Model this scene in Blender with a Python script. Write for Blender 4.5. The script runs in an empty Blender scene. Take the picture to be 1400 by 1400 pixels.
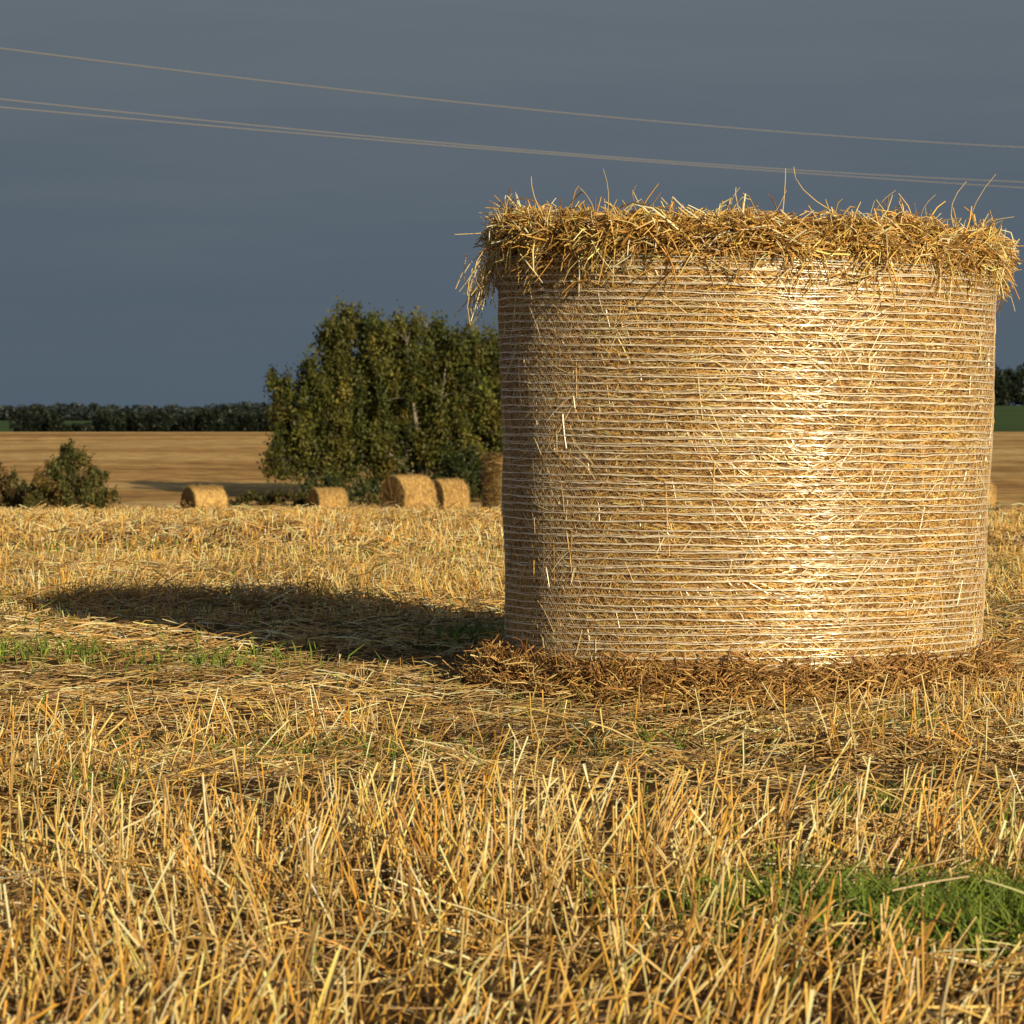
import bpy, math, numpy as np
from mathutils import Vector
rng=np.random.default_rng(7)
F=4000.0; CH=0.70
def X(px,D): return (px-700)/F*D
def Z(py,D): return CH+(585-py)/F*D

# ---------------------------------------------------------------- helpers
def new_obj(name,me,parent=None):
    o=bpy.data.objects.new(name,me); bpy.context.scene.collection.objects.link(o)
    if parent: o.parent=parent
    return o
def empty(name,loc=(0,0,0)):
    o=bpy.data.objects.new(name,None); bpy.context.scene.collection.objects.link(o); o.empty_display_size=.3
    return o
def mesh(name,V,Q,C,mat,parent=None,smooth=True):
    n=Q.shape[1]
    me=bpy.data.meshes.new(name)
    me.vertices.add(len(V)); me.vertices.foreach_set('co',V.astype(np.float32).ravel())
    me.loops.add(Q.size); me.loops.foreach_set('vertex_index',Q.astype(np.int32).ravel())
    me.polygons.add(len(Q)); me.polygons.foreach_set('loop_start',np.arange(0,Q.size,n,dtype=np.int32))
    me.polygons.foreach_set('use_smooth',np.full(len(Q),smooth))
    me.update(calc_edges=True)
    if C is not None:
        a=me.color_attributes.new('Col','FLOAT_COLOR','POINT')
        c4=np.ones((len(V),4),np.float32); c4[:,:3]=C; a.data.foreach_set('color',c4.ravel())
    me.materials.append(mat)
    return new_obj(name,me,parent)
def norm(a): return a/np.maximum(np.linalg.norm(a,axis=-1,keepdims=True),1e-9)
def tube_data(P,R,C,sides=3,flat=1.0,tau=0.0):
    N,K,_=P.shape
    T=norm(np.gradient(P,axis=1)) if K>2 else norm(np.repeat(P[:,1:]-P[:,:1],2,axis=1))
    ref=np.zeros((N,1,3)); ref[...,2]=1
    vert=np.abs(T[:,:1,2:3])>.8
    ref=np.where(vert,np.array([[[1.0,.2,0]]]),ref)
    U=norm(np.cross(T,np.broadcast_to(ref,T.shape))); W=np.cross(T,U)
    if flat!=1 and tau>0:      # flattened section, rolled a little about its own axis
        tq=rng.normal(0,tau,(N,K if N==1 else 1,1)); U,W=U*np.cos(tq)+W*np.sin(tq),W*np.cos(tq)-U*np.sin(tq)
    a=np.arange(sides)*2*math.pi/sides
    ph=rng.uniform(0,6.28,(N,1,1)) if flat==1 else math.pi/4
    a=a[None,None,:]+ph
    V=P[:,:,None,:]+R[:,:,None,None]*(flat*np.cos(a)[...,None]*U[:,:,None,:]+np.sin(a)[...,None]*W[:,:,None,:])
    Cc=np.broadcast_to(C[:,:,None,:],V.shape)
    i=np.arange(N)[:,None,None]*K*sides; k=np.arange(K-1)[None,:,None]*sides; s=np.arange(sides)[None,None,:]; s2=(s+1)%sides
    Q=np.stack(np.broadcast_arrays(i+k+s,i+k+s2,i+k+sides+s2,i+k+sides+s),-1).reshape(-1,4)
    return V.reshape(-1,3),Q,Cc.reshape(-1,3)
def tubes(name,P,R,C,mat,parent=None,sides=3,flat=1.0,smooth=True,tau=0.0):
    if R.ndim==1: R=np.repeat(R[:,None],P.shape[1],1)
    if C.ndim==2: C=np.repeat(C[:,None,:],P.shape[1],1)
    V,Q,Cc=tube_data(P,R,C,sides,flat,tau)
    return mesh(name,V,Q,Cc,mat,parent,smooth)
def merge(parts):
    Vs,Qs,Cs=[],[],[];o=0
    for V,Q,C in parts:
        Vs.append(V);Qs.append(Q+o);Cs.append(C);o+=len(V)
    return np.concatenate(Vs),np.concatenate(Qs),np.concatenate(Cs)
def vnoise(x,y,seed=0):
    r=np.random.default_rng(seed); tab=r.random((256,256))
    xi=np.floor(x).astype(int); yi=np.floor(y).astype(int); fx=x-xi; fy=y-yi
    fx=fx*fx*(3-2*fx); fy=fy*fy*(3-2*fy)
    g=lambda a,b: tab[a%256,b%256]
    return (g(xi,yi)*(1-fx)+g(xi+1,yi)*fx)*(1-fy)+(g(xi,yi+1)*(1-fx)+g(xi+1,yi+1)*fx)*fy
def pick(pal,w,n,var=.18):
    pal=np.array(pal); w=np.array(w)/sum(w)
    c=pal[rng.choice(len(pal),n,p=w)]
    return np.clip(c*rng.normal(1,var,(n,1)).clip(.45,1.6)*rng.normal(1,.04,(n,3)),.005,.9)

# ---------------------------------------------------------------- materials
def nt(name):
    m=bpy.data.materials.new(name); m.use_nodes=True
    return m,m.node_tree,m.node_tree.nodes['Principled BSDF'],m.node_tree.nodes['Material Output']
def attr_mat(name,rough=.5,spec=.5,transl=0.0,noise=0.0,nscale=40,ior=1.5):
    m,t,b,o=nt(name)
    a=t.nodes.new('ShaderNodeAttribute'); a.attribute_name='Col'
    col=a.outputs['Color']
    if noise>0:
        n=t.nodes.new('ShaderNodeTexNoise'); n.inputs['Scale'].default_value=nscale; n.inputs['Detail'].default_value=3
        tc=t.nodes.new('ShaderNodeTexCoord'); t.links.new(tc.outputs['Object'],n.inputs['Vector'])
        mr=t.nodes.new('ShaderNodeMapRange'); mr.inputs[1].default_value=.3; mr.inputs[2].default_value=.7
        mr.inputs[3].default_value=1-noise; mr.inputs[4].default_value=1+noise*.6; t.links.new(n.outputs[0],mr.inputs[0])
        vm=t.nodes.new('ShaderNodeVectorMath'); vm.operation='SCALE'; t.links.new(col,vm.inputs[0]); t.links.new(mr.outputs[0],vm.inputs['Scale'])
        col=vm.outputs[0]
    t.links.new(col,b.inputs['Base Color']); b.inputs['Roughness'].default_value=rough
    b.inputs['Specular IOR Level'].default_value=spec; b.inputs['IOR'].default_value=ior
    if transl>0:
        tr=t.nodes.new('ShaderNodeBsdfTranslucent'); t.links.new(col,tr.inputs['Color'])
        mx=t.nodes.new('ShaderNodeMixShader'); mx.inputs[0].default_value=transl
        t.links.new(b.outputs[0],mx.inputs[1]); t.links.new(tr.outputs[0],mx.inputs[2]); t.links.new(mx.outputs[0],o.inputs['Surface'])
    return m
M_straw=attr_mat('straw',.42,.5)
M_wound=attr_mat('wound_straw_gloss',.34,.85,ior=1.62)
M_bale=attr_mat('bale_straw',.4,.5)
M_net=attr_mat('net_plastic',.30,1.0,ior=1.62)
M_leaf=attr_mat('leaves',.55,.3,.22)
M_bark=attr_mat('bark',.8,.2,0,.35,4)
M_grass=attr_mat('grass_blades',.45,.4,.3)
M_core=attr_mat('bale_core',.85,.1,0,.5,70)
M_wire=attr_mat('wire_metal',.6,.3)

# ---------------------------------------------------------------- terrain
ky=np.array([-4000,-60,0,18,24,30,50,85,105,150,220,300,360,450,600,900,1400,2200,4200.])
kz=np.array([0,0,0,0,-.06,-.20,-.90,-1.98,-2.25,-1.7,-.6,.28,.15,-.3,-.4,1.0,4.5,8,8.])
def hermite(y):
    m=np.gradient(kz,ky)
    d=np.diff(kz)/np.diff(ky); m[1:-1]=np.where(d[:-1]*d[1:]<=0,0,m[1:-1]); m[0]=m[-1]=0
    i=np.clip(np.searchsorted(ky,y)-1,0,len(ky)-2); h=ky[i+1]-ky[i]; t=np.clip((y-ky[i])/h,0,1)
    return (2*t**3-3*t**2+1)*kz[i]+(t**3-2*t**2+t)*h*m[i]+(-2*t**3+3*t**2)*kz[i+1]+(t**3-t**2)*h*m[i+1]
S=lambda a,b,v: (lambda q:q*q*(3-2*q))(np.clip((v-a)/(b-a),0,1))
def H(x,y):
    x=np.asarray(x,float); y=np.asarray(y,float)
    z=hermite(y)
    z=z+S(.05,.16,x/np.maximum(y,50))*S(330,900,y)*6.5
    z=z+(vnoise(x*.6+40,y*.6+40,3)-.5)*.03*np.clip(y/6,0,1)*(y<40)
    z=z+(vnoise(x*2.2+40,y*2.2+40,5)-.5)*.022*(y<40)
    z=z+(vnoise(x*.04+99,y*.03+99,8)-.5)*.5*S(90,150,y)*(1-S(250,300,y))
    return z
u=np.linspace(-1,1,321); xs=np.sinh(u*8.0)/np.sinh(8.0)*2500
ys=np.concatenate([-np.geomspace(1,2000,25)[::-1],np.linspace(0,40,260),np.geomspace(40.4,4000,260)])
GX,GY=np.meshgrid(xs,ys); GZ=H(GX,GY)
V=np.stack([GX,GY,GZ],-1).reshape(-1,3); ny,nx=GX.shape
ii,jj=np.meshgrid(np.arange(nx-1),np.arange(ny-1)); b=(jj*nx+ii).ravel()
Q=np.stack([b,b+1,b+nx+1,b+nx],-1)
m,t,bs,o=nt('field_ground'); L=t.links.new; N=t.nodes.new
geo=N('ShaderNodeNewGeometry'); sep=N('ShaderNodeSeparateXYZ'); L(geo.outputs['Position'],sep.inputs[0])
def noise(scale,detail=6,vec=None,sc=None):
    n=N('ShaderNodeTexNoise'); n.inputs['Scale'].default_value=scale; n.inputs['Detail'].default_value=detail; n.inputs['Roughness'].default_value=.7
    mp=N('ShaderNodeMapping'); mp.inputs['Scale'].default_value=sc or (1,1,1); L(geo.outputs['Position'],mp.inputs[0]); L(mp.outputs[0],n.inputs['Vector']); return n
def ramp(src,stops):
    r=N('ShaderNodeValToRGB'); L(src,r.inputs[0]); e=r.color_ramp.elements
    e[0].position,e[0].color=stops[0][0],(*stops[0][1],1); e[1].position,e[1].color=stops[-1][0],(*stops[-1][1],1)
    for p,c in stops[1:-1]:
        q=e.new(p); q.color=(*c,1)
    return r
def mixc(f,a,b):
    x=N('ShaderNodeMix'); x.data_type='RGBA'; L(f,x.inputs[0]); L(a,x.inputs[6]); L(b,x.inputs[7]); return x.outputs[2]
near=ramp(noise(30,8).outputs[0],[(.3,(.045,.027,.013)),(.5,(.12,.068,.027)),(.7,(.28,.165,.065))])
far=ramp(noise(1,8,sc=(.012,.075,1)).outputs[0],[(.34,(.36,.20,.08)),(.45,(.54,.32,.12)),(.54,(.68,.44,.18)),(.66,(.84,.60,.29))])
far2=ramp(noise(1,10,sc=(.6,.9,1)).outputs[0],[(.38,(.48,.44,.39)),(.6,(1.2,1.2,1.2))])
fm=N('ShaderNodeMix'); fm.data_type='RGBA'; fm.blend_type='MULTIPLY'; fm.inputs[0].default_value=1; L(far.outputs[0],fm.inputs[6]); L(far2.outputs[0],fm.inputs[7])
def mr(src,a,b_):
    r=N('ShaderNodeMapRange'); r.inputs[1].default_value=a; r.inputs[2].default_value=b_; L(src,r.inputs[0]); return r.outputs[0]
c=mixc(mr(sep.outputs[1],22,60),near.outputs[0],fm.outputs[2])
gr=ramp(noise(1,5,sc=(.01,.02,1)).outputs[0],[(.35,(.045,.08,.028)),(.65,(.075,.12,.038))])
c=mixc(mr(sep.outputs[1],345,370),c,gr.outputs[0])
L(c,bs.inputs['Base Color']); bs.inputs['Roughness'].default_value=.95; bs.inputs['Specular IOR Level'].default_value=.1
bp=N('ShaderNodeBump'); bp.inputs['Strength'].default_value=.8; bp.inputs['Distance'].default_value=.03; L(noise(25,8).outputs[0],bp.inputs['Height']); L(bp.outputs[0],bs.inputs['Normal'])
mesh('ground',V,Q,None,m)

# ---------------------------------------------------------------- stubble field
BX,BY,BR=.636,8.0,.665
GOLD=[(.66,.42,.14),(.82,.58,.25),(.54,.31,.09),(.30,.17,.055),(.88,.71,.41),(.44,.29,.14)]
def scatter(n,y0,y1,margin=1.0):
    y=np.sqrt(rng.uniform(y0*y0,y1*y1,n*2)); w=.18*y+margin
    x=rng.uniform(-1,1,n*2)*w
    keep=rng.random(n*2)<.5; x,y=x[keep],y[keep]
    k=(x-BX)**2+(y-BY)**2>(BR+.06)**2
    return x[k],y[k]
def patch_up(x,y):
    a=vnoise(x*.9+10,y*1.5+10,11); b=vnoise(x*2.6,y*3.4+7,12); r=.5+.5*np.sin((y*1.0+x*.18+.4*vnoise(x,y,4))*2*math.pi/1.05)
    return .42*a+.38*b+.20*r
GREEN=[(X(1290,3.95),4.02,.24,.11,1.),(X(1390,3.85),3.85,.18,.12,1.),(X(1150,4.1),4.15,.10,.07,.5),(X(1060,4.2),4.3,.06,.05,.5),(X(450,6.1),6.05,.20,.10,.45),(X(170,6.3),6.2,.07,.06,.4),
       (X(300,8.5),8.4,.20,.10,.30),(X(60,8.8),8.7,.20,.12,.30),(X(1190,5.35),5.3,.08,.06,.7),(X(1380,5.0),4.95,.08,.07,.6),(X(665,10.4),9.4,.15,.2,.45),
       (X(1370,13.5),13.5,.4,.4,.25),(X(250,14.8),14.8,1.2,.15,.3),(X(60,16),16,.8,.2,.25),(X(520,15.5),15.5,.8,.12,.2),(X(900,6.3),6.2,.15,.08,.35),(X(100,5.2),5.4,.08,.06,.5),
       (X(90,4.6),4.5,.05,.05,.5),(X(680,5.0),5.0,.07,.05,.35),(X(1250,6.7),6.6,.12,.06,.3)]
def greenf(x,y):
    g=np.zeros_like(x)
    for gx,gy,rx,ry,s in GREEN: g=np.maximum(g,s*np.exp(-(((x-gx)/rx)**2+((y-gy)/ry)**2)))
    return g
def low(x,y): return S(6.2,7.0,y)*(1-S(10.8,11.8,y))*(1-S(.2,.9,x-BX)*.4)
def litter(n,y0,y1,r0,r1,lmax):
    x,y=scatter(n,y0,y1); dens=vnoise(x*1.3+3,y*1.8+9,91)*.55+vnoise(x*4,y*4,92)*.45
    k=rng.random(len(x))<np.clip(.28+1.8*(dens-.25),.2,1); k&=rng.random(len(x))>greenf(x,y)*.8
    x,y=x[k],y[k]; N_=len(x)
    L_=rng.uniform(.03,lmax,N_)*rng.uniform(.35,1,N_); a=rng.uniform(0,2*math.pi,N_)
    a=np.where(rng.random(N_)<.25,rng.normal(.15,.5,N_),a)
    el=rng.normal(0,.24,N_)*(1-.45*low(x,y))
    hz=H(x,y)+(rng.exponential(.014,N_)+(vnoise(x*3,y*3+5,21)**2)*.035)*(1-.5*low(x,y))+.003+np.abs(np.sin(el))*L_/2
    d=np.stack([np.cos(a)*np.cos(el),np.sin(a)*np.cos(el),np.sin(el)],-1)
    c=np.stack([x,y,hz],-1); bend=rng.normal(0,.05,(N_,3))*L_[:,None]; bend[:,2]=np.abs(bend[:,2])
    P=np.stack([c-d*L_[:,None]/2,c+bend,c+d*L_[:,None]/2],1)
    C=pick(GOLD,[3,3,2.5,3,1.8,1.8],N_,.24)
    C*=(.62+.6*vnoise(x*1.7,y*1.7,33))[:,None]; C=C.clip(0,.9)
    R=rng.uniform(r0,r1,N_)
    return tube_data(P,np.repeat(R[:,None],3,1)*np.array([1,1,.8]),np.repeat(C[:,None],3,1))
def stub(n,y0,y1,r0,r1,hmax,clump=True):
    x,y=scatter(n,y0,y1); p=patch_up(x,y); near=np.clip((4.9-y)/1.2,0,1)*.24
    lit=S(4.8,5.8,y)*(1-S(9.8,10.8,y))*.15
    rt=S(-.1,.6,x)*S(3.9,4.6,y)*(1-S(6,7,y))*.06
    k=rng.random(len(x))<np.clip((p-.455+near-lit-rt)*4.6,.05,.88)*(1-.95*np.clip(greenf(x,y)*1.5,0,1))
    k&=((x-BX)**2+(y-BY)**2>.80**2)
    x,y=x[k],y[k]
    x=np.round(x/.045)*.045*.55+x*.45+rng.normal(0,.008,len(x)); N_=len(x); p=patch_up(x,y)
    h=(rng.uniform(.3,1,N_)*hmax*(.55+.6*p))*(1-.55*low(x,y))*(1-.4*S(20,28,y))*(1-.5*np.clip(greenf(x,y+.25)*1.6,0,1))
    lean=rng.normal(0,.26,(N_,2))+np.array([.06,0])+(np.stack([vnoise(x*2,y*2,51),vnoise(x*2,y*2,52)],-1)-.5)*.7
    brk=rng.random(N_)<.15; lean[brk]+=rng.normal(0,1.1,(brk.sum(),2))
    z0=H(x,y)-.01; base=np.stack([x,y,z0],-1)
    d=norm(np.stack([lean[:,0],lean[:,1],np.ones(N_)],-1))
    mid=base+d*(h*.5)[:,None]+rng.normal(0,.04,(N_,3))*h[:,None]
    tip=base+d*h[:,None]+np.stack([lean[:,0],lean[:,1],-np.abs(lean).sum(1)*.3],-1)*(h*.15)[:,None]
    P=np.stack([base,mid,tip],1)
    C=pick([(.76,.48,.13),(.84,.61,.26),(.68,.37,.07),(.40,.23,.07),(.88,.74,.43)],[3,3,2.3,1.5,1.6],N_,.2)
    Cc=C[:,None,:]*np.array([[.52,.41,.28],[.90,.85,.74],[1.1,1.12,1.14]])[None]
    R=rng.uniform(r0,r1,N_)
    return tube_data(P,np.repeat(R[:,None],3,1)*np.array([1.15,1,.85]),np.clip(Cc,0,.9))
parts=[litter(48000,2.6,9,.0007,.0020,.19),litter(42000,9,15,.0014,.0026,.2),litter(38000,15,30,.0024,.0042,.24)]
Vv,Qq,Cc=merge(parts); mesh('straw_litter',Vv,Qq,Cc,M_straw)
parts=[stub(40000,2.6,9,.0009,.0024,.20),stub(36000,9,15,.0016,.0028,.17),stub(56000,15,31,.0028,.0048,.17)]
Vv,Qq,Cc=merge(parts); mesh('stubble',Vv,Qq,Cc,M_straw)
xs_,ys_=[],[]
for gx,gy,rx,ry,s in GREEN:
    k=int(s*rx*ry*math.pi*(16000 if gy<4.1 else (6500 if gy<9.9 else 2600))); xs_.append(gx+rng.normal(0,.75,k)*rx); ys_.append(gy+rng.normal(0,.75,k)*ry)
x0_,y0_=scatter(2600,2.8,14); k=rng.random(len(x0_))<vnoise(x0_*1.5,y0_*2,77)**2*2; xs_.append(x0_[k]); ys_.append(y0_[k]); x=np.concatenate(xs_); y=np.concatenate(ys_)
tx=np.round(x/.06)*.06; ty=np.round(y/.08)*.08; x=x*.45+tx*.55; y=y*.5+ty*.5
k=((x-BX)**2+(y-BY)**2>.74**2); x,y=x[k],y[k]; n=len(x)
h=rng.uniform(.025,.085,n)*(1+.2*(y<4.6)*rng.random(n))*(1+.2*(y>10)); a=rng.uniform(0,6.28,n); l=rng.uniform(.1,1.3,n)
d=np.stack([np.cos(a),np.sin(a),0*a],-1); base=np.stack([x,y,H(x,y)],-1)
P=np.stack([base,base+d*(l*h*.2)[:,None]+np.array([0,0,1])*(h*.6)[:,None],base+d*(l*h*.8)[:,None]+np.array([0,0,1])*(h)[:,None]],1)
R=(rng.uniform(.0011,.0024,n)*np.where(y>8,1.3,1))[:,None]*np.array([1,1.1,.25]); C=pick([(.20,.28,.04),(.30,.39,.06),(.11,.17,.03)],[2,1.5,1],n)
tubes('green_grass',P,R,C,M_grass)

# ---------------------------------------------------------------- main bale
bale=empty('round_hay_bale')
tilt=lambda z:.622+.02*z/1.2
def Rb(th,z):
    r=.643+.03*np.clip(z/1.15,0,1)+.004*np.sin(3*th+1)+.004*np.sin(5*th+z*4)
    r=r+(vnoise(th*5/math.pi*2+50,z*6+9,61)-.5)*.010
    return r
zt=lambda th:1.140-.020*np.cos(th)+.02*np.sin(th)
zb=lambda th:.072+.010*np.cos(th)-.020*np.sin(th)
def bp3(th,z,off): 
    r=Rb(th,z)+off
    return np.stack([tilt(z)+r*np.cos(th),BY+r*np.sin(th),z],-1)
nt_,nz=256,110
th=np.linspace(0,2*math.pi,nt_,endpoint=False); zz=np.linspace(0.0,1.19,nz)
TH,ZZ=np.meshgrid(th,zz); off=-.006+(vnoise(TH*40,ZZ*90,62)-.5)*.008
off=off-np.clip((ZZ-1.14)/.045,0,1)**2*.05
V=bp3(TH,ZZ,off).reshape(-1,3)
i,j=np.meshgrid(np.arange(nt_),np.arange(nz-1)); Q=np.stack([j*nt_+i,j*nt_+(i+1)%nt_,(j+1)*nt_+(i+1)%nt_,(j+1)*nt_+i],-1).reshape(-1,4)
cap=[V.reshape(nz,nt_,3)[-1]]; cen=np.array([tilt(1.2),BY,1.21])
allV=[V]; base0=(nz-1)*nt_; off0=len(V); q=[Q]
for s in (.75,.5,.25,.02):
    ring=cen+(cap[0]-cen)*s; ring[:,2]=1.19+.02*(1-s)+(rng.random(nt_)-.5)*.01; allV.append(ring)
    i=np.arange(nt_); q.append(np.stack([base0+i,base0+(i+1)%nt_,off0+(i+1)%nt_,off0+i],-1)); base0=off0; off0+=nt_
V=np.concatenate(allV); Q=np.concatenate(q)
cc=np.array([.34,.185,.055])*(.6+.7*rng.random((len(V),1)))
mesh('straw_core',V,Q,cc,M_core,bale)
def on_bale(n,zlo,zhi,phi,Ls,o0,K,cv,lf):
    th=rng.uniform(0,2*math.pi,n); z=rng.uniform(zlo,zhi,n); s=np.linspace(-.5,.5,K)[None,:]*Ls[:,None]; curv=rng.normal(0,cv,n)[:,None]
    TH=th[:,None]+(s*np.cos(phi)[:,None])/.66; ZZ=z[:,None]+s*np.sin(phi)[:,None]+curv*(s**2-(Ls[:,None]/2)**2)
    lift=rng.normal(0,lf,n)[:,None]*(s/Ls[:,None]*2)
    return bp3(TH,np.clip(ZZ,.04,1.18),o0[:,None]+lift),th,z
n=54000
phi=rng.normal(0,.42,n); k=rng.random(n)<.24; phi[k]=rng.uniform(-1.5,1.5,k.sum())
Ls=rng.uniform(.015,.075,n); R=rng.uniform(.0008,.0017,n)
P,th,z=on_bale(n,.05,1.14,phi,Ls,rng.normal(-.0014,.0018,n),3,2.5,.0013)
C=pick([(.70,.42,.10),(.82,.56,.19),(.50,.27,.06),(.27,.135,.03),(.88,.70,.38)],[3.2,2.2,3.0,2.2,.8],n,.18)
C*=(.76+.46*vnoise(th*6,z*5,93))[:,None]
tubes('wound_straw',P,R,C.clip(0,.92),M_wound,bale,4,.3,False,.22)
n=1300; phi=rng.normal(0,.9,n); Ls=rng.uniform(.03,.13,n)
P,th,z=on_bale(n,.1,1.12,phi,Ls,.0035+np.abs(rng.normal(0,.0018,n)),5,3,.001)
C=pick([(.74,.47,.14),(.86,.66,.32),(.38,.20,.05),(.90,.78,.50)],[3,2.4,2.4,1.1],n,.15)
tubes('stray_straw',P,rng.uniform(.0007,.0014,n)*np.where(rng.random(n)<.05,1.6,1),C,M_wound,bale,4,.5,False,.3)
rings=54; K=420; parts=[]
tt=np.linspace(0,2*math.pi,K+1)[:-1]; tt=np.append(tt,2*math.pi)
ringz=[]
for r in range(rings):
    f=(r+.5)/rings+rng.normal(0,.0008)
    wob=(vnoise(tt*4+r*7.3,np.zeros_like(tt)+r*3.1,71)-.5)*.004+(vnoise(tt*25+r*7.3,np.zeros_like(tt)+r*3.1,74)-.5)*.0018; wob[-1]=wob[0]
    zc=zb(tt)+f*(zt(tt)-zb(tt))+wob; ringz.append(zc)
    for dup in range(3 if rng.random()<.2 else 2):
        dz=0 if dup==0 else rng.normal(.0030,.0015)
        w2=(vnoise(tt*9+r*2.3+dup*30,np.zeros_like(tt)+r,72+dup)-.5)*.0035; w2[-1]=w2[0]
        oo=.0045+(vnoise(tt*34,np.zeros_like(tt)+r*1.7,73+dup)-.5)*.004; oo[-1]=oo[0]
        P=bp3(tt,zc+dz+w2,oo)[None]
        col=np.array([.86,.76,.60])*rng.uniform(.85,1.04)
        wd=((.0019 if dup==0 else .0010)*(.6+.8*vnoise(tt*22,np.zeros_like(tt)+r*1.3+dup,76)))[None]
        parts.append(tube_data(P,wd,np.broadcast_to(col,(1,K+1,3)),4,.4,.22))
for lay in range(2):
  for r in range(rings-1):
    tz=np.linspace(0,2*math.pi,301)+lay*.01; tri=np.abs(((np.arange(301)+lay)%2))*1.0
    za=np.interp(tz,tt,ringz[r]); zb_=np.interp(tz,tt,ringz[r+1]); P=bp3(tz,za*(1-tri)+zb_*tri,np.full(301,.0038+.001*lay))[None]
    parts.append(tube_data(P,np.full((1,301),.00036),np.broadcast_to(np.array([.74,.60,.42]),(1,301,3)),4,.5,.2))
for fn,dz in ((zt,.002),(zb,-.004)):
    P=bp3(tt,fn(tt)+dz,np.full(K+1,.005))[None]; parts.append(tube_data(P,np.full((1,K+1),.0014),np.broadcast_to(np.array([.36,.46,.46]),(1,K+1,3)),4,.9))
Vv,Qq,Cc=merge(parts); mesh('net_wrap',Vv,Qq,Cc,M_net,bale,False)
def fluff(n,rlo,rhi,z0,z1,up,out,pal,w,lr,tilted=True,rr=(.0009,.0026)):
    th=rng.uniform(0,2*math.pi,n); u=rng.random(n); r=rlo+(rhi-rlo)*rng.random(n)**.7
    dz=(-.022*np.cos(th)+.012*np.sin(th)) if tilted else 0
    z=z0+(z1-z0)*u+dz+(vnoise(th*7+60,u*0+3,81)-.5)*(.04 if tilted else .02)+(vnoise(th*19+60,u*0+3,83)-.5)*.025
    r=r-np.abs(u-.45)**2*.07+(vnoise(th*12+60,u*0+7,82)-.5)*.04
    er=np.stack([np.cos(th),np.sin(th),0*th],-1); et=np.stack([-np.sin(th),np.cos(th),0*th],-1); ez=np.array([0,0,1.])
    tw=(vnoise(th*14+9,u*3,85)-.5)[:,None]*1.6
    d=norm(et*rng.normal(0,1,(n,1))+er*rng.normal(out,.5,(n,1))+ez*(rng.normal(up,.4,(n,1))+tw*.3))
    Ls=rng.uniform(*lr,n)[:,None]; c=np.stack([tilt(z)+r*np.cos(th),BY+r*np.sin(th),z],-1)
    sag=np.array([0,0,-1.])*Ls*rng.uniform(0,.18,(n,1)); b_=rng.normal(0,.08,(n,3))*Ls
    P=np.stack([c-d*Ls/2+sag*.5,c-d*Ls*.15+b_,c+d*Ls*.2+b_*.8,c+d*Ls/2+sag],1); P[...,2]=np.maximum(P[...,2],.004)
    C=pick(pal,w,n,.24); R=rng.uniform(*rr,n)[:,None]*np.array([1,1,.95,.7])
    return P,R,C
PT=[(.70,.44,.12),(.84,.60,.24),(.54,.30,.07),(.30,.16,.045),(.90,.76,.48)]
def T(P,R,C): return tube_data(P,R,np.repeat(C[:,None],P.shape[1],1))
parts=[T(*fluff(11500,.60,.695,1.15,1.215,.0,.0,PT,[3,2.3,3,2.2,1.2],(.04,.14))),
       T(*fluff(2000,.58,.69,1.19,1.235,.35,.1,PT,[3,2.6,2,1,1.2],(.05,.14))),
       T(*fluff(330,.60,.69,1.21,1.25,1.3,.15,PT,[2,3,1,1,2],(.07,.16))),
       T(*fluff(700,.665,.705,1.09,1.17,-.8,.15,PT,[2,3,2,1,2],(.04,.15)))]
n=8000; rr=.62*np.sqrt(rng.random(n)); th=rng.uniform(0,6.283,n); a=rng.uniform(0,6.283,n); Ls=rng.uniform(.06,.2,n)[:,None]
c=np.stack([tilt(1.2)+rr*np.cos(th),BY+rr*np.sin(th),1.21-.02*np.cos(th)*rr/.6+rng.uniform(-.01,.02,n)],-1)
d=norm(np.stack([np.cos(a),np.sin(a),rng.normal(0,.2,n)],-1)); P=np.stack([c-d*Ls/2,c,c+d*Ls/2],1)
parts.append(tube_data(P,np.full((n,3),.0018),np.repeat(pick(PT,[3,2,3,2,1],n)[:,None],3,1)))
def sprig(p0,p1,y0,r=.0014,col=(.74,.55,.25),b=.02):
    a_=np.array([X(p0[0],y0),y0,Z(p0[1],y0)]); b_=np.array([X(p1[0],y0),y0-.02,Z(p1[1],y0)]); tq=np.linspace(0,1,5)[:,None]
    P=a_+(b_-a_)*tq+np.array([b,b*.5,0])*(tq*(1-tq)*2); return tube_data(P[None],(r*np.linspace(1.1,.6,5))[None],np.broadcast_to(np.array(col),(1,5,3)))
for a_,b_,y_ in [((828,300),(824,233),7.45),((1068,300),(1072,232),7.4),((1140,292),(1083,230),7.4),((1322,315),(1358,240),7.8),((742,295),(726,243),7.6),
                 ((1302,310),(1318,250),7.8),((1003,295),(1010,258),7.4),((812,300),(792,258),7.5),((1195,300),(1222,262),7.5),((1258,305),(1276,268),7.6),
                 ((1360,340),(1388,392),7.9),((1350,310),(1383,298),7.9),((680,318),(622,322),7.9),((690,300),(655,292),7.9),((668,345),(643,445),7.85),((672,350),(655,420),7.85),((664,340),(628,400),7.85),((660,345),(660,400),7.8),((655,350),(640,395),7.9)]:
    parts.append(sprig(a_,b_,y_,b=rng.normal(0,.03)))
parts.append(sprig((668,340),(644,440),7.86,.0035,(.88,.78,.55),.01)); parts.append(sprig((690,380),(700,440),7.86,.002,(.8,.66,.4),.01))
n=80; t0=rng.random((n,1)); c=np.stack([X(668,7.9)+rng.normal(0,.016,n)-t0[:,0]*.02,7.88+rng.normal(0,.03,n),Z(345,7.9)-t0[:,0]*.10],-1)
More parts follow.
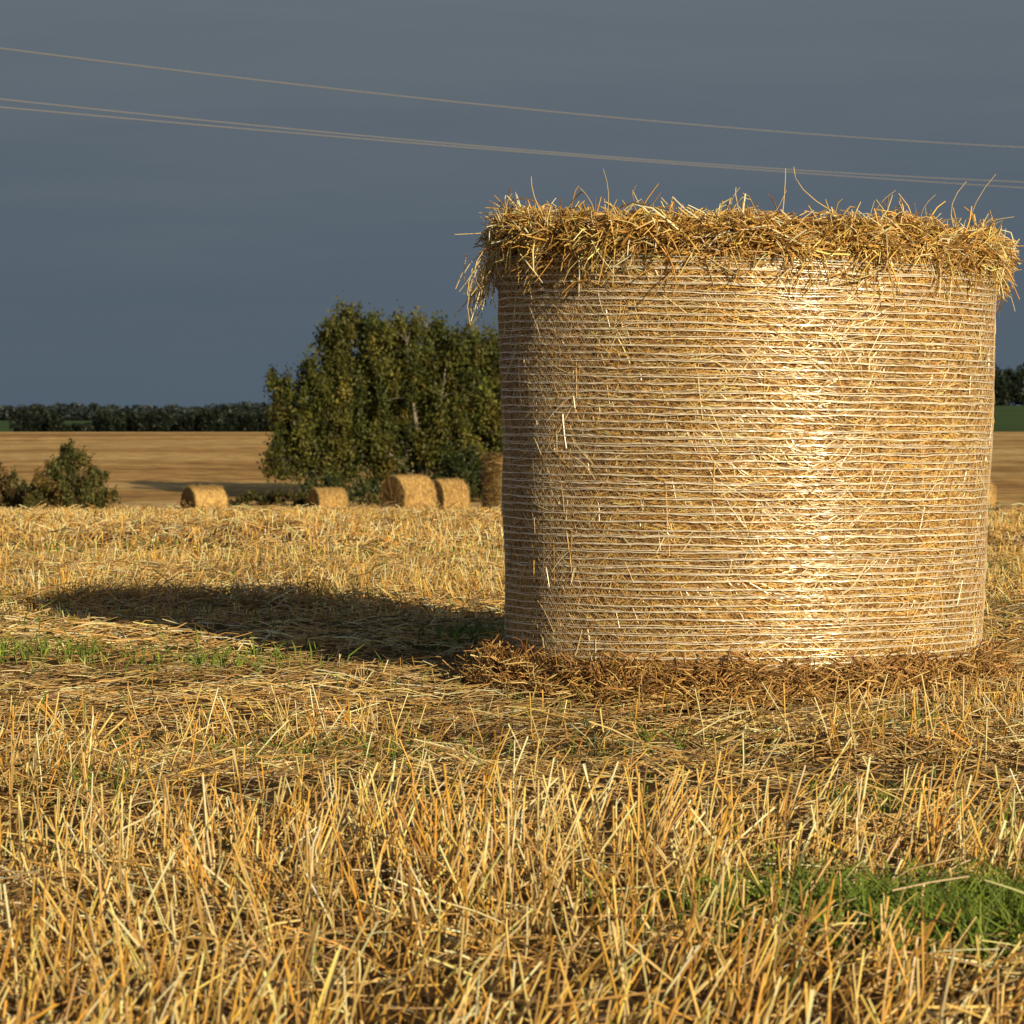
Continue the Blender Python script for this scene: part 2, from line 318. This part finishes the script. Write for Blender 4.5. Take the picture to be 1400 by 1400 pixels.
d=norm(np.stack([rng.normal(-.15,.35,n),rng.normal(0,.3,n),-np.ones(n)],-1)); Ls=rng.uniform(.03,.11,(n,1)); P=np.stack([c,c+d*Ls*.5+rng.normal(0,.006,(n,3)),c+d*Ls],1)
parts.append(tube_data(P,np.full((n,3),.0015),np.repeat(pick(PT,[2,3,1,1,3],n)[:,None],3,1)))
Vv,Qq,Cc=merge(parts); mesh('top_straw',Vv,Qq,Cc,M_bale,bale)
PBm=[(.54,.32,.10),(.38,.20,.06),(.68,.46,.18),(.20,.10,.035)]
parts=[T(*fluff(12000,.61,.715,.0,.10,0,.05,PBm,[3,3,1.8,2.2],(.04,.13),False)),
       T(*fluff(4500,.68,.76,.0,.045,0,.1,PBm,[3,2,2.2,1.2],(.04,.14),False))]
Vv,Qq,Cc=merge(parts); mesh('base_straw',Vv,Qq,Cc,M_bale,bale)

# ---------------------------------------------------------------- distant bales
def far_bale(px,D,zbase,ang,rad=.66,wid=1.2,up=False,tone=1.0):
    e=empty('round_hay_bale'); x0=X(px,D)
    na,nw=72,30; prof=[(-.5,0.02),(-.5,.3),(-.5,.6),(-.5,.9),(-.49,.97)]+[(s,1) for s in np.linspace(-.46,.46,nw)]+[(.49,.97),(.5,.9),(.5,.6),(.5,.3),(.5,.02)]
    A=np.linspace(0,2*math.pi,na,endpoint=False); Vs=[];Cs=[]
    for s,r in prof:
        rr_=r*rad*(1+.02*np.sin(A*3+D)+rng.normal(0,.008,na)); ax=s*wid+rng.normal(0,.012,na)*(r<.95)
        if abs(s)<.47: rr_=rr_*(1+.006*math.sin(s*60))
        ring=.75+.25*math.sin(r*22)
        Vs.append(np.stack([ax,rr_*np.cos(A),rr_*np.sin(A)],-1)); Cs.append(tone*np.array([.66,.44,.17])*rng.uniform(.7,1.1,(na,1))*(1 if abs(s)<.48 else .5*ring))  # end faces coloured darker to stand for their shaded side, with wound rings
    V=np.concatenate(Vs); C=np.concatenate(Cs); i,j=np.meshgrid(np.arange(na),np.arange(len(prof)-1))
    Q=np.stack([j*na+i,j*na+(i+1)%na,(j+1)*na+(i+1)%na,(j+1)*na+i],-1).reshape(-1,4)
    n=3600; k=rng.random(n)<.72; A=rng.uniform(0,6.283,n); side=rng.choice([-1,1],n)
    rq=np.where(k,1.0,np.sqrt(rng.random(n))*.97)*rad; ax=np.where(k,rng.uniform(-.5,.5,n)*wid,side*(.5*wid+.001))
    rq=rq+np.where(k,.006,0); Ls=rng.uniform(.08,.26,(n,1)); c=np.stack([ax,rq*np.cos(A),rq*np.sin(A)],-1); d=np.stack([0*A,-np.sin(A),np.cos(A)],-1)+rng.normal(0,.35,(n,3))*np.where(k,1,.25)[:,None]; d=norm(d)
    P=np.stack([c-d*Ls/2,c,c+d*Ls/2],1); Cq=tone*pick([(.66,.45,.17),(.5,.31,.10),(.34,.19,.06),(.76,.56,.26)],[3,3,2,1.5],n)*np.where(k,1,.4)[:,None]  # straws on the ends get the same shade put into their colour
    f=tube_data(P,np.full((n,3),.004),np.repeat(Cq[:,None],3,1))
    def place(V):
        if up: V=V[:,[1,2,0]]; V=V.copy(); V[:,2]+=wid/2
        else: V=V.copy(); V[:,2]+=rad*.98
        ca,sa=math.cos(ang),math.sin(ang)
        return np.stack([x0+V[:,0]*ca-V[:,1]*sa,D+V[:,0]*sa+V[:,1]*ca,zbase+V[:,2]],-1)
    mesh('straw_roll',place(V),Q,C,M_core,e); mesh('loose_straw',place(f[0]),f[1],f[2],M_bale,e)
hz=lambda px,D: float(H(X(px,D),D))
far_bale(558,84,hz(558,84)-.04,.62,.67,1.1)
far_bale(612,97,hz(612,97)-.05,.55,.62,1.0)
far_bale(279,88,hz(279,88)-.25,.5,.62,1.05)
far_bale(448,110,hz(448,110)-.40,.5,.56)
far_bale(712,47,hz(712,47),.9,.60,1.08,True,.6)
far_bale(1326,92,hz(1326,92),.5,.62)

# ---------------------------------------------------------------- vegetation
def leaves(name,C0,size,col,mat,parent=None,droop=0.0):
    n=len(C0); a=norm(rng.normal(0,1,(n,3))+np.array([0,0,-droop])); r=rng.normal(0,1,(n,3)); b_=norm(np.cross(a,r))
    s=size[:,None]; V=np.stack([C0-a*s,C0+b_*s*.5,C0+a*s,C0-b_*s*.5],1).reshape(-1,3)
    Q=np.arange(4*n).reshape(n,4); Cc=np.repeat(col,4,axis=0); return mesh(name,V,Q,Cc,mat,parent,False)
def crown(lobes,D,scale,nclump,nleaf,lsize,pal,w,parent,depth=1.0,cl=.4,yoff=0,el=1.5):
    pts=[];cols=[];cent=[]
    for (cx,cy,rx,ry) in lobes:
        m_=max(4,int(nclump*rx*ry/2500)); 
        d=norm(rng.normal(0,1,(m_,3))); rad=rng.uniform(.35,1.03,(m_,1))**.6
        q=d*rad; c=np.stack([X(cx,D)+q[:,0]*rx*scale,D+yoff+q[:,1]*rx*scale*depth+rng.normal(0,.4*min(1,scale*33),m_),Z(cy,D)+q[:,2]*ry*scale],-1)
        cent.append(c)
    cent=np.concatenate(cent); 
    for c in cent:
        k=int(nleaf*rng.uniform(.4,1.5)); r=cl*rng.uniform(.5,1.25)
        g=rng.normal(0,.5,(k,3))*np.array([r,r,r*el]); g[:,2]-=np.abs(g[:,0])*.5
        pts.append(c+g); cols.append(pick(pal,w,1,.2)*rng.normal(1,.2,(k,1)).clip(.4,1.7))
    pts=np.concatenate(pts); cols=np.concatenate(cols)
    return leaves('foliage',pts,rng.uniform(*lsize,len(pts)),cols.clip(.01,.5),M_leaf,parent,1.0),cent
D=120.; tree=empty('birch_tree')
lobes=[(486,466,50,40),(535,454,36,26),(588,478,54,42),(645,498,46,48),(450,530,46,50),(535,530,68,62),(620,565,58,66),(404,562,32,46),(396,622,28,42),(376,526,8,13),
       (455,612,54,50),(545,610,60,44),(640,630,46,40),(690,570,48,80),(720,615,42,55),(490,560,60,60)]
GR=[(.098,.103,.022),(.068,.078,.018),(.14,.125,.026),(.040,.050,.014)]
_,cent=crown(lobes,D,.03,70,140,(.055,.12),GR,[3,3,1.4,2.0],tree,.8,.36,el=1.8)
zb0=float(H(X(575,D),D)); rootp=np.array([X(578,D),D-.3,zb0-.1]); parts=[]; limbs=[]
for k_ in range(5):
    top=np.array([X([500,560,610,660,440][k_],D),D+rng.normal(0,.6),Z([480,470,500,540,560][k_],D)]); tq=np.linspace(0,1,9)[:,None]
    P=rootp+np.array([(k_-1.5)*.1,0,0])+(top-rootp)*np.concatenate([tq**1.4,tq**1.4,tq],1)+rng.normal(0,.07,(9,3))*tq
    parts.append(tube_data(P[None],np.linspace(.13,.03,9)[None],np.broadcast_to(np.array([.24,.21,.17]),(1,9,3)),8)); limbs.append(P[3:])
LP=np.concatenate(limbs)
for c in cent[rng.choice(len(cent),190)]:
    q0=LP[np.argmin(np.linalg.norm(LP-c+np.array([0,0,.5]),axis=1))]
    tq2=np.linspace(0,1,5)[:,None]; P2=q0+(c-q0)*tq2+np.array([0,0,.35])*tq2*(1-tq2)*2
    parts.append(tube_data(P2[None],np.linspace(.032,.008,5)[None],np.broadcast_to(np.array([.15,.13,.10]),(1,5,3)),5))
Vv,Qq,Cc=merge(parts); mesh('trunk_and_limbs',Vv,Qq,Cc,M_bark,tree)
ug=empty('shrub'); crown([(625,640,30,30),(660,650,30,28),(590,668,30,14),(520,668,30,14),(440,668,30,14)],116,.029,60,110,(.06,.12),[(.03,.045,.013),(.05,.06,.016)],[1,1],ug,.8,.35)
ug=empty('shrub'); crown([(350,682,30,9),(400,679,40,9),(460,680,30,9),(520,680,30,8),(310,688,20,5)],112,.028,90,90,(.06,.12),[(.06,.065,.02),(.08,.07,.022)],[1,1],ug,.8,.25,el=.6)
D=52.; bu=empty('shrub')
lb=[(105,650,34,32),(95,622,18,16),(75,658,34,32),(135,668,22,28),(112,684,46,18),(55,678,24,20)]
_,cent=crown(lb,D,.013,95,105,(.02,.045),[(.15,.11,.035),(.095,.10,.026),(.16,.115,.035),(.055,.065,.018)],[2,3.4,1,2.4],bu,.9,.09,el=1.6)
parts=[]; zb0=float(H(X(95,D),D))
for c in cent[::2]:
    q0=np.array([X(100,D)+rng.normal(0,.2),D+rng.normal(0,.15),zb0-.05]); tq=np.linspace(0,1,5)[:,None]; e_=c+(c-q0)*.14; P=q0+(e_-q0)*np.concatenate([tq,tq,tq**.8],1)+rng.normal(0,.02,(5,3))*tq
    parts.append(tube_data(P[None],np.linspace(.012,.003,5)[None],np.broadcast_to(np.array([.16,.12,.06]),(1,5,3)),4))
Vv,Qq,Cc=merge(parts); mesh('twigs',Vv,Qq,Cc,M_bark,bu)
bu=empty('shrub'); crown([(15,668,32,24),(-25,660,35,32),(38,684,26,16)],D+2,.013,90,90,(.02,.045),[(.14,.09,.035),(.08,.08,.025),(.16,.10,.04)],[2,3,1],bu,.9,.10)
bu=empty('weed_clump'); crown([(1352,705,12,10),(1338,700,8,14)],26,.0065,120,50,(.012,.03),[(.12,.12,.04),(.2,.15,.06)],[1,1],bu,.9,.05)
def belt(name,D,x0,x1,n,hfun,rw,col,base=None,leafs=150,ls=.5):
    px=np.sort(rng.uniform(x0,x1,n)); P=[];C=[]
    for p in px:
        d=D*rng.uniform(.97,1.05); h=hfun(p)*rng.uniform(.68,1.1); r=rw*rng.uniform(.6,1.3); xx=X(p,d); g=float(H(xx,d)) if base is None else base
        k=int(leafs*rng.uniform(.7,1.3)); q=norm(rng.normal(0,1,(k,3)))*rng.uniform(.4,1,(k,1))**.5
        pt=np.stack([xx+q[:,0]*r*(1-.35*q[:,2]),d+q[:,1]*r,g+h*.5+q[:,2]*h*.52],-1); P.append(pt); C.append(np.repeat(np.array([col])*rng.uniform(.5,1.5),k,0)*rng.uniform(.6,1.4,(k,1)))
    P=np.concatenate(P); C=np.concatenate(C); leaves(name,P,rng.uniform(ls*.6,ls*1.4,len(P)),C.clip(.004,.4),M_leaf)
def hl(p):
    b=3.9 if p<78 else (2.0 if p<135 else 4.3)
    return b+.6*math.sin(p*.05)+.7*math.sin(p*.017+1)+2.5*math.exp(-((p-218)/10)**2)
belt('distant_treeline',560,28,720,330,hl,1.9,(.014,.021,.011),ls=.4)
belt('distant_woodland',1350,-400,760,420,lambda p:5.6+1.8*math.sin(p*.009+.5)+(3.0 if p>290 else 0),6,(.030,.042,.040),ls=1.2,leafs=100)  # bluish leaf colour carries the distance haze
belt('distant_woodland',900,1150,1900,260,lambda p:12.6+1.0*math.sin(p*.05),4.5,(.014,.022,.012),ls=.7,leafs=170)

# ---------------------------------------------------------------- overhead line
line=empty('power_line')
def wire(y0,ym,y1,DL,DR,name):
    A=np.array([X(0,DL),DL,Z(y0,DL)]); B=np.array([X(1400,DR),DR,Z(y1,DR)])
    t=(0-A[0])/(B[0]-A[0]); C_=A+(B-A)*t; zt_=Z(ym,C_[1]); s=(C_[2]-zt_)/(4*t*(1-t))
    tq=np.linspace(-.25,1.25,60)[:,None]; P=A+(B-A)*tq; P[:,2]-=(4*s*tq*(1-tq))[:,0]
    tubes(name,P[None],np.full((1,60),.013),np.full((1,60,3),.20)*np.array([1.0,1,1.1]),M_wire,line,6)
    return P[0],P[-1]
e1=wire(68,149,203,60,88,'top_cable'); e2=wire(137,205,250,60.8,88.6,'left_cable'); e3=wire(148,208,258,59.2,87.3,'right_cable')
for s in (0,1):
    a_,b_,c_=e1[s],e2[s],e3[s]; g=float(H(a_[0],a_[1])); p=empty('utility_pole'); mid=(b_+c_)/2
    P=np.array([[a_[0],a_[1],g-.3],[a_[0],a_[1],g+4],[a_[0],a_[1],a_[2]]])[None]
    parts=[tube_data(P,np.array([[.14,.12,.09]]),np.broadcast_to(np.array([.2,.16,.12]),(1,3,3)),12)]
    dv=norm(b_-c_); m0=np.array([a_[0],a_[1],mid[2]-.12]); hw=np.linalg.norm((b_-c_)[:2])/2
    P=np.stack([m0-dv*hw*1.1,m0+dv*hw*1.1])[None]; parts.append(tube_data(P,np.full((1,2),.05),np.broadcast_to(np.array([.25,.2,.15]),(1,2,3)),6))
    for q_ in (b_,c_,a_): parts.append(tube_data(np.stack([q_-[0,0,.16],q_-[0,0,.08],q_])[None],np.array([[.03,.05,.03]]),np.broadcast_to(np.array([.5,.5,.48]),(1,3,3)),8))
    Vv,Qq,Cc=merge(parts); mesh('pole_with_crossarm',Vv,Qq,Cc,M_bark,p)

# ---------------------------------------------------------------- light, sky, camera
az=math.radians(28.5); el=math.radians(17.5)
sunv=Vector((math.sin(az)*math.cos(el),-math.cos(az)*math.cos(el),math.sin(el)))
sl=bpy.data.lights.new('sun','SUN'); sl.energy=5.0; sl.angle=math.radians(.5); sl.color=(1,.83,.53)
so=bpy.data.objects.new('sun',sl); bpy.context.scene.collection.objects.link(so); so.rotation_euler=(-sunv).to_track_quat('-Z','Y').to_euler()
w=bpy.data.worlds.new('World'); bpy.context.scene.world=w; w.use_nodes=True; t=w.node_tree; N=t.nodes.new; L=t.links.new
bg=t.nodes['Background']; out=t.nodes['World Output']
sk=N('ShaderNodeTexSky'); sk.sky_type='NISHITA'; sk.sun_disc=False; sk.sun_elevation=el; sk.sun_rotation=math.pi-az
L(sk.outputs[0],bg.inputs[0]); bg.inputs[1].default_value=.05
tc=N('ShaderNodeTexCoord'); sp=N('ShaderNodeSeparateXYZ'); L(tc.outputs['Generated'],sp.inputs[0])
mp=N('ShaderNodeMapping'); mp.inputs['Scale'].default_value=(3,3,34); mp.inputs['Rotation'].default_value=(0,.05,0); L(tc.outputs['Generated'],mp.inputs[0])
nz_=N('ShaderNodeTexNoise'); nz_.inputs['Scale'].default_value=1.6; nz_.inputs['Detail'].default_value=7; nz_.inputs['Roughness'].default_value=.6; L(mp.outputs[0],nz_.inputs['Vector'])
ad=N('ShaderNodeMath'); ad.operation='MULTIPLY_ADD'; L(nz_.outputs[0],ad.inputs[0]); ad.inputs[1].default_value=.11; L(sp.outputs[2],ad.inputs[2])
rp=N('ShaderNodeValToRGB'); L(ad.outputs[0],rp.inputs[0]); e=rp.color_ramp.elements
e[0].position=.03; e[0].color=(.078,.113,.148,1); e[1].position=.21; e[1].color=(.132,.158,.184,1); q=e.new(.125); q.color=(.096,.125,.156,1)
b2=N('ShaderNodeBackground'); L(rp.outputs[0],b2.inputs[0]); b2.inputs[1].default_value=1
f=N('ShaderNodeMapRange'); f.inputs[1].default_value=-.45; f.inputs[2].default_value=.25; f.interpolation_type='SMOOTHSTEP'; L(sp.outputs[1],f.inputs[0])
mx=N('ShaderNodeMixShader'); L(f.outputs[0],mx.inputs[0]); L(bg.outputs[0],mx.inputs[1]); L(b2.outputs[0],mx.inputs[2]); L(mx.outputs[0],out.inputs[0])
cam=bpy.data.cameras.new('camera'); co=bpy.data.objects.new('camera',cam); bpy.context.scene.collection.objects.link(co); bpy.context.scene.camera=co
cam.sensor_width=36; cam.lens=F/1400*36; cam.clip_end=9000; cam.clip_start=.05
co.location=(0,0,CH); co.rotation_euler=(math.radians(90)-math.atan(115/F),0,0)
cam.dof.use_dof=True; cam.dof.focus_distance=7.5; cam.dof.aperture_fstop=18
sc=bpy.context.scene; sc.view_settings.view_transform='Standard'; sc.view_settings.look='None'; sc.view_settings.exposure=0
